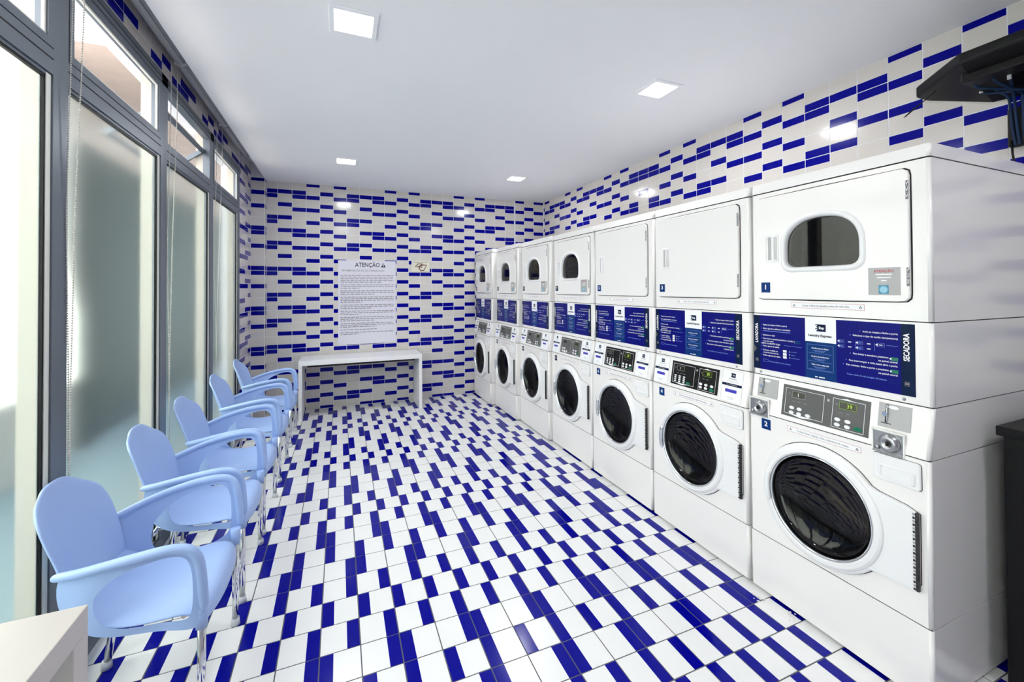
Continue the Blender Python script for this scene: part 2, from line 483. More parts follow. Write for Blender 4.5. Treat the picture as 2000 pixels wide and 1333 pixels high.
# ---------------------------------------------------------------- windows
POSTS = [-.945, .045, 1.035, 2.040, 3.015, 4.0, 4.985]     # centre lines along Y
XG = XW-.010                                             # glass plane
ZR0, ZR1 = 2.245, 2.335                                 # cross rail
PW = .045                                               # half width of a mullion
def bead_rect(mb, x0, x1, y0, y1, z0, z1, w, m):
    mb.box((x0, y0, z0), (x1, y0+w, z1), m); mb.box((x0, y1-w, z0), (x1, y1, z1), m)
    mb.box((x0, y0+w, z0), (x1, y1-w, z0+w), m); mb.box((x0, y0+w, z1-w), (x1, y1-w, z1), m)
for i in range(6):
    ya, yb = POSTS[i], POSTS[i+1]
    wd = empty('window_%d' % (i+1), (XG, (ya+yb)/2, 0)); wd['kind'] = 'structure'
    if i >= 2: wd['label'] = ['', '', 'bright frosted window nearest the viewer, cut by the left edge', 'frosted window beside the first two chairs with a white pull cord',
                              'frosted window with its upper sash swung open', 'narrowest looking frosted window next to the tiled corner'][i]
    def part(name, mb, p=wd):
        o = mb.build(name, None); o.parent = p; o.matrix_parent_inverse = Matrix.Translation(-wd.location); return o
    b = MB(); b.box((XW-.034, ya-PW if i else ya-.04, .0), (XW+.004, ya+PW, WZ1-.05), ALU); part('mullion', b)
    if i == 5:
        b = MB(); b.box((XW-.034, yb-PW, .0), (XW+.004, yb+.034, WZ1-.05), ALU); part('mullion', b)
    y0, y1 = ya+PW, yb-PW
    b = MB(); b.box((XW-.034, y0, ZR0), (XW+.004, y1, ZR1), ALU); b.box((XW+.004, y0, ZR0+.052), (XW+.0055, y1, ZR0+.056), DARK); part('cross_rail', b)
    b = MB(); b.box((XW-.034, ya-PW, WZ1-.055), (XW+.008, yb+PW, WZ1), ALU); b.box((XW+.008, ya, WZ1-.032), (XW+.0095, yb, WZ1-.029), DARK); part('head_rail', b)
    b = MB(); b.box((XW-.08, y0, .0), (XW+.004, y1, .07), ALU); part('bottom_rail', b)
    b = MB(); bead_rect(b, XG-.004, XG+.008, y0, y1, .07, ZR0, .012, ALU); b.box((XG-.006, y1-.028, .082), (XG+.0085, y1-.002, ZR0-.004), BEAD); b.box((XG-.004, y1-.036, .082), (XG+.006, y1-.028, ZR0-.012), BLACK); b.box((XG-.004, y0+.012, ZR0-.022), (XG+.006, y1-.028, ZR0-.012), BLACK); part('glazing_bead', b)  # far upright bead paler: light from outdoors put into its colour
    b = MB(); b.box((XG-.008, y0+.02, .09), (XG-.002, y1-.02, ZR0-.02), GLASSF); part('frosted_pane', b)
    # upper sash
    z0, z1 = ZR1, WZ1-.055
    sash = MB()
    if i != 4:
        bead_rect(sash, XG-.02, XG+.016, y0+.003, y1-.003, z0+.003, z1-.003, .03, ALU)
        bead_rect(sash, XG+.001, XG+.010, y0+.033, y1-.033, z0+.033, z1-.033, .010, BEAD)
        so = part('upper_sash', sash)
        g = MB(); g.box((XG-.004, y0+.03, z0+.03), (XG, y1-.03, z1-.03), GLASSC); part('clear_pane', g, so)
        k = MB(); k.box((XG+.012, (y0+y1)/2+.24, z0+.012), (XG+.035, (y0+y1)/2+.29, z0+.034), BLACK)
        k.tube([(XG+.03, (y0+y1)/2+.29, z0+.03), (XG+.03, (y0+y1)/2+.33, z0+.05), (XG+.028, (y0+y1)/2+.35, z0+.09), (XG+.026, (y0+y1)/2+.35, z0+.12)], [.007, .007, .006, .004], BEAD, 8)
        part('sash_handle', k, so)
    else:
        # swung outward about its head, which has slid down a little
        a = math.radians(52); zt = z1-.10; L = z1-z0-.006
        def sw(d, off=0): return (XG-.02-d*math.sin(a)+off*math.cos(a), zt-d*math.cos(a)-off*math.sin(a)*0)
        def slab(mb, d0, d1, ya_, yb_, m, t=.014):
            n = (math.cos(a)*t, -math.sin(a)*t)
            (xa, za), (xb, zb) = sw(d0), sw(d1)
            p = [(xa-n[0], za-n[1]), (xb-n[0], zb-n[1]), (xb+n[0], zb+n[1]), (xa+n[0], za+n[1])]
            mb.loops([[(x, ya_, z) for x, z in p], [(x, yb_, z) for x, z in p]], m, True, True, True)
        slab(sash, 0, .03, y0+.003, y1-.003, ALU); slab(sash, L-.03, L, y0+.003, y1-.003, ALU)
        slab(sash, .03, L-.03, y0+.003, y0+.033, ALU); slab(sash, .03, L-.03, y1-.033, y1-.003, ALU)
        so = part('upper_sash', sash)
        g = MB(); slab(g, .03, L-.03, y0+.033, y1-.033, GLASSC, .002); part('clear_pane', g, so)
        k = MB(); (xq, zq) = sw(L*.55)
        k.tube([(XG, y1-.012, z0+.04), (xq, y1-.016, zq)], .007, BEAD, 8); part('stay_arm', k, so)
        b = MB(); bead_rect(b, XG-.03, XG+.014, y0, y1, z0, z1, .012, ALU); part('frame_stop', b)

# roller blinds rolled up in the pocket, each with its bead chain
bead = [(0, 0, 1), (1, 0, 0), (0, 1, 0), (-1, 0, 0), (0, -1, 0), (0, 0, -1)]
def beads(mb, path, r=.0042, pitch=.0095):
    P = [Vector(p) for p in path]; d = 0
    for a, b in zip(P, P[1:]):
        L = (b-a).length; n = max(1, int(L/pitch))
        for k in range(n):
            p = a.lerp(b, k/n); q = mb.add([p+Vector(v)*r for v in bead])
            for f in ((0, 1, 2), (0, 2, 3), (0, 3, 4), (0, 4, 1), (5, 2, 1), (5, 3, 2), (5, 4, 3), (5, 1, 4)):
                mb.face([q+j for j in f], CHAIN, True)
    mb.tube(path, .0009, CHAIN, 4)
BL = [(1.10, 2.030, None), (2.045, 3.020, (2.058, 2.134)), (3.035, 4.020, (3.048, 3.150)), (4.035, 4.9, (4.050, 4.215))]
BLAB = ['rolled up grey blind above the window nearest the viewer', 'rolled up grey blind whose bead chain hangs in front of the nearest mullion',
        'rolled up grey blind whose chain hangs before the second mullion', 'farthest rolled up grey blind with its chain by the third mullion']
for (ya, yb, ch), lab in zip(BL, BLAB):
    t = empty('roller_blind', (-.868, (ya+yb)/2, 2.955)); tag(t, lab, 'blind', 'rolled up roller blinds')
    b = MB(); n = 20; ls = []
    for y, r in ((ya, .0), (ya, .040), (yb, .040), (yb, 0)):
        ls.append([(.044*0-.0+r*math.cos(2*PI*k/n), y-(ya+yb)/2, -.105+r*math.sin(2*PI*k/n)) for k in range(n)])
    b.loops(ls, BLIND, True, False, False, True); o = b.build('roll', t)
    for y in (ya-.004, yb+.001):
        b = MB(); b.box((-.03, y-(ya+yb)/2, -.15), (.03, y-(ya+yb)/2+.003, 0), BEAD); b.build('bracket', t)
    b = MB(); b.box((.012, -(yb-ya)/2+.01, -.153), (.02, (yb-ya)/2-.01, -.135), BLIND); b.build('hem_bar', t)
    if ch:
        b = MB(); yo = (ya+yb)/2; xt, xk = -.050, -.0690; ym = (ch[0]+ch[1])/2-yo
        for y, sg in ((ch[0]-yo, 1), (ch[1]-yo, -1)):
            beads(b, [(xt, y, -.105), (xt, y, -.36), (xk, y+.010*sg, -1.2), (xk, ym-.006*sg, -1.85), (xk, ym+(.002 if sg > 0 else -.002), -2.40)])
        b.build('bead_chain', t)

# outside the glass: ground, facing wall, jambs behind each mullion, slab overhead with added light blocks
b = MB(); b.box((-4.2, -3, -.2), (XW-.16, 12, -.02), EXTF); tag(b.build('ground_outside'), 'pale paving outside the windows', kind='structure')
b = MB(); b.box((-2.5, -3, -.1), (-2.3, 5.2, 4.2), EXTW); b.box((-2.5, 5.2, 2.9), (-2.28, 12, 4.2), EXTC); b.box((-2.5, 5.2, -.1), (-2.27, 12, 2.9), EXTG); tag(b.build('wall_outside'), 'cream and bare concrete wall facing the windows, far lower part coloured dark for shade', kind='structure')
for i, y in enumerate(POSTS):
    b = MB(); b.box((-1.035, y-.040, -.02), (XW-.036, y+.040, 2.72), JAMB); tag(b.build('jamb_outside'), 'cream rendered jamb outside a window mullion', kind='structure')
b = MB(); b.box((-2.5, 4.25, 3.4), (3.0, 12, 3.6), EXTC); b.box((XW-.17, 4.25, 3.02), (3.0, 12, 3.4), EXTC); b.box((-2.28, 11.9, -.02), (XW-.17, 12, 3.4), EXTC); tag(b.build('slab_and_light_blocks'), 'concrete slab over the outside passage, with added blocks against sky light', kind='structure')  # slab extended over the room; fill and end wall added to block sky light

# ---------------------------------------------------------------- laundry stacks
W = .697
XD = .03
CW = (.366, .547)          # centre of the washer door
CD_ = (.3655, 1.668)       # centre of the dryer window
NR = 72
MC = {}
def cached(key, fn):
    if key not in MC: MC[key] = fn()
    return MC[key]
def shell(mb, z0, z1, x0, x1b=None, m=APPL, r=.012, depth=.85, front=True):
    # cabinet section with rounded front corners; x0 front at z0, x1b front at z1
    x1b = x0 if x1b is None else x1b
    def outline(x, z):
        p = []
        for k in range(5):
            a = PI/2*k/4; p.append((x+r-r*math.sin(a), r-r*math.cos(a)))
        q = [(xx, W-yy) for xx, yy in p[::-1]]
        # start at back near side, go along the near side to the front, across, and to the back far side
        return [(depth, 0, z)]+[(xx, yy, z) for xx, yy in p]+[(xx, yy, z) for xx, yy in q]+[(depth, W, z)]
    lo, hi = outline(x0, z0), outline(x1b, z1)
    n = len(lo); a, c = mb.add(lo), mb.add(hi)
    for i in range(n):
        j = (i+1) % n
        if not front and i == 5: continue       # leave the flat front open for a plate with a hole
        mb.face((a+i, a+j, c+j, c+i), m, 1 <= i <= 4 or 6 <= i <= 9)
    mb.face([a+i for i in range(n)][::-1], m); mb.face([c+i for i in range(n)], m)
def circ(c, r, n=NR): return [(c[0]+r*math.cos(2*PI*k/n), c[1]+r*math.sin(2*PI*k/n)) for k in range(n)]
def plate(mb, rect, hole, c, x, m):
    rc = [(rect[0], rect[2]), (rect[1], rect[2]), (rect[1], rect[3]), (rect[0], rect[3])]
    outer = sample(rc, c, NR)
    # put the rectangle corners exactly on the outline
    for q in rc:
        k = min(range(NR), key=lambda i: math.hypot(outer[i][0]-q[0], outer[i][1]-q[1])); outer[k] = q
    mb.loops([at_x(outer, x), at_x(hole, x)], m)

def dwin(d=0):
    a, zb, zs, zt, r = .1475+d, 1.568-d, 1.655, 1.780+d, .035+d*.5
    c = CD_[0]; p = []
    for k in range(7):
        t = PI+PI/2*k/6; p.append((c-a+r+r*math.cos(t), zb+r+r*math.sin(t)))
    for k in range(7):
        t = 1.5*PI+PI/2*k/6; p.append((c+a-r+r*math.cos(t), zb+r+r*math.sin(t)))
    for k in range(0, 25):
        t = PI*k/24; e = .85
        p.append((c+a*math.copysign(abs(math.cos(t))**e, math.cos(t)), zs+(zt-zs)*math.sin(t)**e))
    return sample(p, CD_, NR)
def washer_outline(d=0):
    R = .250+d; pts = []
    c = CW
    a0, a1 = math.radians(38), math.radians(322)
    arc = [(c[0]-R*math.cos(t), c[1]+R*math.sin(t)) for t in [PI-a0-(2*PI-2*a0)*k/60*1.0 for k in range(0)]]
    # circle with a flange reaching to the hinge on the near side (small s)
    poly = []
    for k in range(61):
        t = math.radians(140)-math.radians(280)*k/60        # from upper near side, over the top, round the far side
        poly.append((c[0]+R*math.cos(t), c[1]+R*math.sin(t)))
    poly = [(c[0]+R*math.cos(t), c[1]+R*math.sin(t)) for t in [math.radians(142-284*k/60) for k in range(61)]]
    poly += [(.030-d, .398-d), (.030-d, .680+d)]
    return sample(poly, c, NR)

def logo_mark(mb, x, s, z, h, withname=True, m=NAVYD):
    # square tag with three speed lines on its left and the letters Exp
    wq = h*1.12
    mb.poly([(x, s+wq*.42, z-h/2), (x, s-wq*.58, z-h/2), (x, s-wq*.58, z+h/2), (x, s+wq*.42, z+h/2)], m)
    for k in range(4):
        zz = z+h/2-h*(.08+.28*k); L = h*(.16 if k % 2 else .26)
        mb.poly([(x, s+wq*.42+L, zz-h*.055), (x, s+wq*.40, zz-h*.055), (x, s+wq*.40, zz+h*.055), (x, s+wq*.42+L, zz+h*.055)], m)
    mb.mesh(text_mesh('Exp', 'CENTER', .03), M_front(x-.0004, s-wq*.08, z, h*.46), WHITEP)

def banner_print():
    mb = MB(); x = XD-.0022
    def T(body, s, z, size, m=WHITEP, align='LEFT', rot=0, sx=.92):
        mb.mesh(text_mesh(body, align, .03 if rot else .014), M_front(x, s, z, size, rot, sx), m)
    def bar(s, z, wd, h=.0016, m=LTBLUE): mb.poly([(x, s, z-h/2), (x, s-wd, z-h/2), (x, s-wd, z+h/2), (x, s, z+h/2)], m)
    def key(s, z, wd=.024, h=.013, m=GREEN):
        mb.poly([(x, s, z-h/2), (x, s-wd, z-h/2), (x, s-wd, z+h/2), (x, s, z+h/2)], m)
        mb.poly([(x-.0002, s+.004, z), (x-.0002, s-.003, z-h*.4), (x-.0002, s-.003, z+h*.4)], WHITEP)
    def frame(s, z, wd, h, t=.0008, m=LTBLUE):
        for (a, b, c, d) in ((s, s-wd, z+h/2-t, z+h/2), (s, s-wd, z-h/2, z-h/2+t), (s, s-t, z-h/2, z+h/2), (s-wd+t, s-wd, z-h/2, z+h/2)):
            mb.poly([(x, a, c), (x, b, c), (x, b, d), (x, a, d)], m)
    T('LAVADORA', .674, 1.250, .0215, align='CENTER', rot=PI/2, sx=.84)
    T('SECADORA', .074, 1.252, .0245, align='CENTER', rot=PI/2, sx=.80)
    for s in (.674, .074): frame(s+.007, 1.118, .014, .016, .0012, PGREY); bar(s+.005, 1.118, .010, .007, PGREY)
    lt = [(1.293, '1', 'Separe as roupas e feche a porta', .0098), (1.275, '2', 'Abra a gaveta e adicione o amaciante', .0098), (1.243, '3', 'Selecione o ciclo', .0098),
          (1.226, '4', 'Para iniciar a lavadora pressione o botão', .0098), (1.190, '5', 'Para a gaveta de sabão', .0098), (1.170, '6', 'Coloque o sabão no', .0098), (1.145, '7', 'Feche a gaveta de sabão', .0098)]
    for z, n, b, sz in lt: T(n, .650, z, .008, LTBLUE); T(b, .641, z, sz)
    bar(.641, 1.2635, .135, .0022); T('no painel central', .641, 1.214, .0086); T('LIMPA OU MUITO SUJA?', .650, 1.2025, .0098); bar(.536, 1.2025, .082, .0012)
    T('compartimento indicado', .641, 1.1585, .0086)
    key(.488, 1.224, .028, .014, TEAL); mb.poly([(x-.0002, .492, 1.224), (x-.0002, .486, 1.219), (x-.0002, .486, 1.229)], WHITEP)
    frame(.641, 1.119, .026, .012, .001); T('Tempo médio do ciclo: minutos', .610, 1.117, .0088, LTBLUE)
    for k in range(3):
        T('ABC'[k], .512, 1.176-.014*k, .008); bar(.503, 1.176-.014*k, (.026, .018, .040)[k], .0014)
        mb.poly([(x, .541, 1.170-.014*k), (x, .524, 1.170-.014*k), (x, .524, 1.181-.014*k), (x, .541, 1.181-.014*k)], WHITEP)
    for k, body in enumerate(('Atendimento ao cliente', 'Horário de atendimento', 'Visite o site e saiba mais')):
        zz = (1.208, 1.172, 1.137)[k]
        T(body, .377, zz, .0094, align='CENTER', sx=.78)
        bar(.405, zz-.010, .052, .0013); bar(.398, zz-.0145, .038, .0013); bar(.424, zz-.0215, .094, .0009)
    frame(.431, 1.168, .108, .112, .0009); bar(.398, 1.084, .010, .005, WHITEP); bar(.382, 1.084, .024, .0045, WHITEP)
    rt = [(1.298, '1', 'Insira as roupas e feche a porta', .100), (1.280, '2', 'Selecione o tipo de tecido (temperatura)', .100), (1.206, '3', 'Para iniciar a secadora pressione', .130),
          (1.191, '', 'no painel central', .102), (1.177, '4', 'Para interromper o ciclo, basta abrir a porta', .102), (1.158, '5', 'Para reiniciar, feche a porta e pressione', .130), (1.143, '', 'no painel central', .102)]
    for z, n, b, s in rt:
        T(b, s, z, .0098, align='RIGHT')
        if n: T(n, s+text_width(b)*.0098*.92+.012, z, .008, LTBLUE)
    T('Tempo médio de cada secagem: 45 minutos', .136, 1.120, .0084, LTBLUE, 'RIGHT')
    key(.124, 1.203); key(.124, 1.156); frame(.125, 1.118, .026, .014, .0009, TEAL)
    for k in range(2):
        for q, s0 in enumerate((.303, .236)):
            frame(s0, 1.251-.020*k, .022, .012); mb.poly([(x-.0002, s0+.004, 1.251-.020*k), (x-.0002, s0-.004, 1.246-.020*k), (x-.0002, s0-.004, 1.256-.020*k)], WHITEP)
            bar(s0-.004, 1.251-.020*k, .013, .003, LTBLUE); bar(s0-.036, 1.251-.020*k, .012, .0035, WHITEP)
    frame(.168, 1.251, .026, .014); mb.poly([(x-.0002, .172, 1.251), (x-.0002, .164, 1.246), (x-.0002, .164, 1.256)], WHITEP)
    bar(.160, 1.251, .012, .003, WHITEP); bar(.136, 1.252, .036, .0012); bar(.240, 1.241, .0008, .032); bar(.175, 1.241, .0008, .032)
    # logo block
    logo_mark(mb, x-.0002, .372, 1.298, .031)
    mb.mesh(text_mesh('Laundry Express', 'CENTER', .03), M_front(x-.0002, .3765, 1.264, .0150, 0, .95), PBLACK)
    return mb.data('printed_text')
def banner_base():
    mb = MB(); xf = XD-.0012
    def q(s0, s1, z0, z1, m, dx=0):
        mb.box((xf-dx, s0, z0), (XD+.001, s1, z1), m)
    q(.050, .092, 1.074, 1.338, NAVYD); q(.092, .312, 1.074, 1.338, NAVY); q(.439, .657, 1.074, 1.338, NAVY); q(.657, .692, 1.074, 1.338, NAVYD)
    q(.312, .439, 1.074, 1.236, TEAL); q(.312, .439, 1.236, 1.338, WHITEP)
    mb.poly([(xf-.0003, .692, 1.150), (xf-.0003, .675, 1.172), (xf-.0003, .692, 1.194)], PANELG)
    return mb.data('instruction_banner')

def warning_text(kind):
    mb = MB(); x = -.0012
    z0 = 0
    wd, h = .294, .024
    mb.box((-.0008, 0, -h/2), (.0004, wd, h/2), WHITEP)
    for a in ((0, wd, h/2-.001, h/2), (0, wd, -h/2, -h/2+.001), (0, .001, -h/2, h/2), (wd-.001, wd, -h/2, h/2)):
        mb.poly([(x, a[0], a[2]), (x, a[1], a[2]), (x, a[1], a[3]), (x, a[0], a[3])], PRED)
    for s in (.014, wd-.014):
        mb.poly([(x, s+.006, -.005), (x, s-.006, -.005), (x, s, .006)], PBLACK)
        mb.poly([(x-.0002, s+.0025, -.0035), (x-.0002, s-.0025, -.0035), (x-.0002, s, .002)], WHITEP)
    body = 'Limpe o filtro da secadora antes de cada ciclo.' if kind == 'd' else 'Proibido lavar: tapetes, tênis, cobertores & roupas.'
    mb.mesh(text_mesh(body, 'CENTER'), M_front(x, wd/2, 0, .0118, 0, .86), PGREY)
    return mb.data('warning_label')

def con_x(z): return XD*(z-.866)/(1.044-.866)
def on_console(mb, pts, m, off):
    mb.poly([(con_x(z)-off, s, z) for s, z in pts], m)
def con_box(mb, s0, s1, z0, z1, off, m):
    f = [(con_x(z)-off, s, z) for s, z in ((s0, z0), (s1, z0), (s1, z1), (s0, z1))]
    g = [(con_x(z)+.003, s, z) for s, z in ((s0, z0), (s1, z0), (s1, z1), (s0, z1))]
    mb.loops([g, f], m, True, False, True)
def con_frame(mb, s0, s1, z0, z1, t, off, m):
    for a, b, c, d in ((s0, s1, z1-t, z1), (s0, s1, z0, z0+t), (s0, s0+t, z0, z1), (s1-t, s1, z0, z1)):
        on_console(mb, [(a, c), (b, c), (b, d), (a, d)], m, off)
def oval(mb, s, z, a, b, off, m, n=16):
    on_console(mb, [(s+a*math.cos(2*PI*k/n), z+b*math.sin(2*PI*k/n)) for k in range(n)], m, off)

def make_stack(kind, nums, loc, lab):
    root = empty('stacked_washer_dryer', loc); tag(root, lab, 'laundry machine', 'row of stacked laundry machines')
    P = lambda name, key, fn, parent=root: obj(name, cached(key, fn), parent)
    def f():
        mb = MB(); shell(mb, .012, .277, 0); return mb.data('kick_panel', True)
    P('kick_panel', 'kick', f)
    def f():
        mb = MB(); shell(mb, .281, .862, 0, front=False)
        plate(mb, (.012, W-.012, .281, .862), circ(CW, .211), CW, 0, APPL); return mb.data('washer_cabinet', False)
    P('washer_cabinet', 'wcab', f)
    for z in (.279, .864, 1.046, 1.348, 1.9375):
        def f():
            mb = MB(); mb.box((XD+.0025 if z > 1 else .003, .004, z-.004), (.8, W-.004, z+.004), DARK); return mb.data('seam')
        P('seam', 'seam%.3f' % z, f)
    def f():
        mb = MB(); mb.box((.05, .03, 0), (.8, W-.03, .013), DARK); return mb.data('shadow_base')  # dark base slab, its colour stands in for the shadow line under the cabinet
    P('shadow_base', 'shadow_base', f)
    def f():
        mb = MB(); shell(mb, .866, 1.044, 0, XD); return mb.data('control_console', True)
    console = P('control_console', 'console', f)
    def f():
        mb = MB(); shell(mb, 1.048, 1.346, XD); return mb.data('sign_housing', True)
    sign = P('sign_housing', 'sign', f)
    bn = P('instruction_banner', 'banner', banner_base, sign)
    tx = P('printed_text', 'btext', banner_print, sign); tx['kind'] = 'stuff'
    def f():
        mb = MB()
        mb.lathe_x([(0.0001, XD-.004), (.004, XD-.0035), (.006, XD)], 0, 1.060, STEEL, 12)
        return mb.data('screw')
    for s in (.085, .655): P('screw', 'screws', f, sign).location.y = s
    # dryer
    def f():
        mb = MB(); shell(mb, 1.350, 1.935, XD, front=(kind == 'black'))
        if kind != 'black': plate(mb, (.012, W-.012, 1.350, 1.935), dwin(.004), CD_, XD, APPL)
        return mb.data('dryer_cabinet', False)
    P('dryer_cabinet', 'dcab'+('b' if kind == 'black' else ''), f)
    def f():
        mb = MB(); shell(mb, 1.940, 1.987, XD-.003, XD+.004); return mb.data('top_cover', True)
    P('top_cover', 'cap', f)
    def f():
        mb = MB(); o = rrect(.058, .664, 1.420, 1.911, .022); o = sample(o, CD_, NR*2)
        g = inset(o, CD_, -.0055)
        mb.loops([at_x(g, XD-.0004), at_x(inset(o, CD_, .012), XD-.0004)], DARK)
        c = CD_
        ls = [at_x(o, XD), at_x(o, XD-.010), at_x(inset(o, c, .003), XD-.0135)]
        if kind == 'black':
            k = inset(o, c, .05); ls += [at_x(k, XD-.0135)]
            mb.loops(ls, APPL, True, False, True)
        else:
            hole = sample(dwin(.022), c, NR*2); ls += [at_x(hole, XD-.0135)]
            mb.loops(ls, APPL)
        return mb.data('dryer_door', True)
    dd = P('dryer_door', 'ddoor'+('b' if kind == 'black' else ''), f)
    if kind != 'black':
        def f():
            mb = MB(); mb.loops([at_x(dwin(.025), XD-.013), at_x(dwin(.021), XD-.021), at_x(dwin(.014), XD-.024), at_x(dwin(.006), XD-.021), at_x(dwin(.001), XD-.012), at_x(dwin(0), XD+.02)], PLAST, smooth=True)
            return mb.data('window_rim')
        P('window_rim', 'drim', f, dd)
        def f():
            mb = MB(); mb.loops([at_x(dwin(.0005), XD-.002)], GLASSD, cap1=True); return mb.data('window_glass')
        P('window_glass', 'dglass', f, dd)
        def f():
            mb = MB(); mb.lathe_x([(.20, XD+.06), (.27, XD+.08), (.275, XD+.45), (.20, XD+.50), (.001, XD+.50)], CD_[0]-.02, 1.66, DRUM, 40)
            return mb.data('dryer_drum')
        P('dryer_drum', 'ddrum', f)
    def f():
        mb = MB(); xs = XD-.0135
        o = rrect(.548, .616, 1.594, 1.728, .008, 3); c = (.582, 1.661)
        mb.loops([at_x(o, xs), at_x(inset(o, c, .002), xs-.003), at_x(inset(o, c, .010), xs-.003), at_x(inset(o, c, .014), xs+.0)], PLAST)
        mb.box((xs-.004, .558, 1.604), (xs-.0005, .582, 1.718), PLAST); mb.box((xs-.016, .562, 1.608), (xs-.003, .570, 1.714), PLAST)
        mb.poly([(xs-.0002, .602, 1.606), (xs-.0002, .582, 1.606), (xs-.0002, .582, 1.716), (xs-.0002, .602, 1.716)], GREYP)
        return mb.data('door_handle')
    P('door_handle', 'dhandle', f, dd)
    for z0 in (1.478, 1.796):
        def f():
            mb = MB()
            for k in range(3): mb.tube([(XD-.012, .062, 1.478+.0235*k), (XD-.012, .062, 1.478+.0235*k+.021)], .0045, STEEL, 8)
            return mb.data('hinge')
        o = P('hinge', 'dhinge', f, dd); o.location.z = z0-1.478
    # washer door
    def f():
        mb = MB(); c = CW
        o = washer_outline(); n = NR
        mb.loops([at_x(inset(o, c, -.003), -.0005), at_x(inset(o, c, .01), -.0005)], DARK)
        mb.loops([at_x(o, 0), at_x(o, -.012), at_x(inset(o, c, .005), -.018), at_x(circ(c, .2385), -.0205), at_x(circ(c, .235), -.028), at_x(circ(c, .228), -.033),
                  at_x(circ(c, .214), -.035), at_x(circ(c, .208), -.031), at_x(circ(c, .205), -.020)], PLAST, smooth=False)
        return mb.data('washer_door', True)
    wd = P('washer_door', 'wdoor', f)
    def f():
        mb = MB(); mb.lathe_x([(.2065, -.024), (.204, -.030), (.201, -.030), (.198, -.022), (.197, .002)], *CW, CHROME, NR); return mb.data('chrome_rim')
    P('chrome_rim', 'wrim', f, wd)
    def f():
        mb = MB(); prof = [(.199*math.cos(a), -.018+.060*math.sin(a)) for a in [PI/2*k/12 for k in range(13)]]
        prof[-1] = (.0008, prof[-1][1]); mb.lathe_x(prof, *CW, GLASSD, NR); return mb.data('door_glass')
    P('door_glass', 'wglass', f, wd)
    def f():
        mb = MB(); mb.lathe_x([(.210, .001), (.210, .045), (.216, .055), (.208, .075)], *CW, RUBBER, NR)
        mb.lathe_x([(.208, .075), (.262, .09), (.266, .40), (.20, .43), (.001, .43)], *CW, DRUM, NR)
        for k in range(3):
            a = 2*PI*k/3+.5; ca, sa = math.cos(a), math.sin(a)
            p = [(.12, CW[0]+.262*ca, CW[1]+.262*sa), (.38, CW[0]+.262*ca, CW[1]+.262*sa)]
            mb.tube(p, .03, DRUM, 8)
        return mb.data('washer_drum')
    P('washer_drum', 'wdrum', f)
    def f():
        mb = MB(); pts = [(-.030, CW[0]+.219*math.cos(a), CW[1]+.219*math.sin(a)) for a in [math.radians(-19+38*k/8) for k in range(9)]]
        mb.tube(pts, [.006]+[.013]*7+[.006], CHROME if kind != 'coin' else PLAST, 10); return mb.data('door_grip')
    P('door_grip', 'wgrip'+kind, f, wd)
    def f():
        mb = MB(); mb.box((-.0195, .036, .400), (-.012, .050, .678), PLAST)
        for k in range(22):
            z = .402+.0125*k; mb.box((-.021, .028, z), (-.008, .036, z+.011), RUBBER); mb.box((-.0205, .037, z+.001), (-.019, .043, z+.009), STEEL if k % 2 else RUBBER)
        return mb.data('door_hinge')
    P('door_hinge', 'whinge', f, wd)
    def f():
        mb = MB(); o = rrect(.024, .166, .750, .846, .010, 4); c = (.095, .798)
        mb.loops([at_x(inset(o, c, -.002), -.0005), at_x(inset(o, c, .006), -.0005)], DARK)
        mb.loops([at_x(o, 0), at_x(o, -.007), at_x(inset(o, c, .003), -.010)], PLAST, cap1=True)
        g = rrect(.040, .146, .764, .808, .008, 3); cc = (.093, .786)
        mb.loops([at_x(inset(g, cc, -.004), -.010), at_x(g, -.0145), at_x(inset(g, cc, .005), -.0145), at_x(inset(g, cc, .009), -.0105)], PLAST, cap1=True)
        return mb.data('soap_drawer', True)
    P('soap_drawer', 'drawer', f)
    # number plates and warning labels
    for n, (s, z, x) in zip(nums, ((.615, 1.475, XD-.0135), (.609, .817, 0))):
        def f():
            mb = MB(); mb.box((-.0012, -.0225, -.0245), (.0004, .0225, .0245), NAVYD if kind == 'grey' else TEAL); return mb.data('number_plate')
        npl = P('number_plate', 'nplate'+kind, f); npl.location = (x, s, z)
        def g():
            mb = MB(); mb.mesh(text_mesh(str(n), 'CENTER', .03), M_front(-.0018, 0, .001, .032 if n < 10 else .027), WHITEP); return mb.data('digit')
        P('digit', 'digit%d' % n, g, npl)
    for kd, (s, z, x) in (('d', (.207, 1.3935, XD)), ('w', (.210, .831, 0))):
        o = P('warning_label', 'warn'+kd, lambda: warning_text(kd)); o.location = (x, s, z)
    if kind != 'black':
        def f():
            mb = MB(); x = XD-.0135; mb.box((x-.001, .084, 1.444), (x, .186, 1.549), GREYP)
            mb.mesh(text_mesh('ATENÇÃO', 'CENTER', .02), M_front(x-.0014, .135, 1.535, .0135), PRED)
            for k, wd_ in enumerate((.052, .044, .018)):
                zz = 1.523-.012*k; mb.poly([(x-.0014, .135+wd_/2, zz-.002), (x-.0014, .135-wd_/2, zz-.002), (x-.0014, .135-wd_/2, zz+.002), (x-.0014, .135+wd_/2, zz+.002)], WHITEP)
            mb.poly([(x-.0014, .152, 1.449), (x-.0014, .120, 1.449), (x-.0014, .120, 1.482), (x-.0014, .152, 1.482)], mat('sticker_cyan', (70, 140, 170), .5))
            mb.poly([(x-.0016, .136+.013*math.cos(2*PI*k/20), 1.465+.013*math.sin(2*PI*k/20)) for k in range(20)], mat('sticker_pale', (150, 200, 220), .5))
            return mb.data('attention_sticker')
        P('attention_sticker', 'sticker', f, dd)
    # controls
    pm = BLACK if kind == 'black' else PANELG
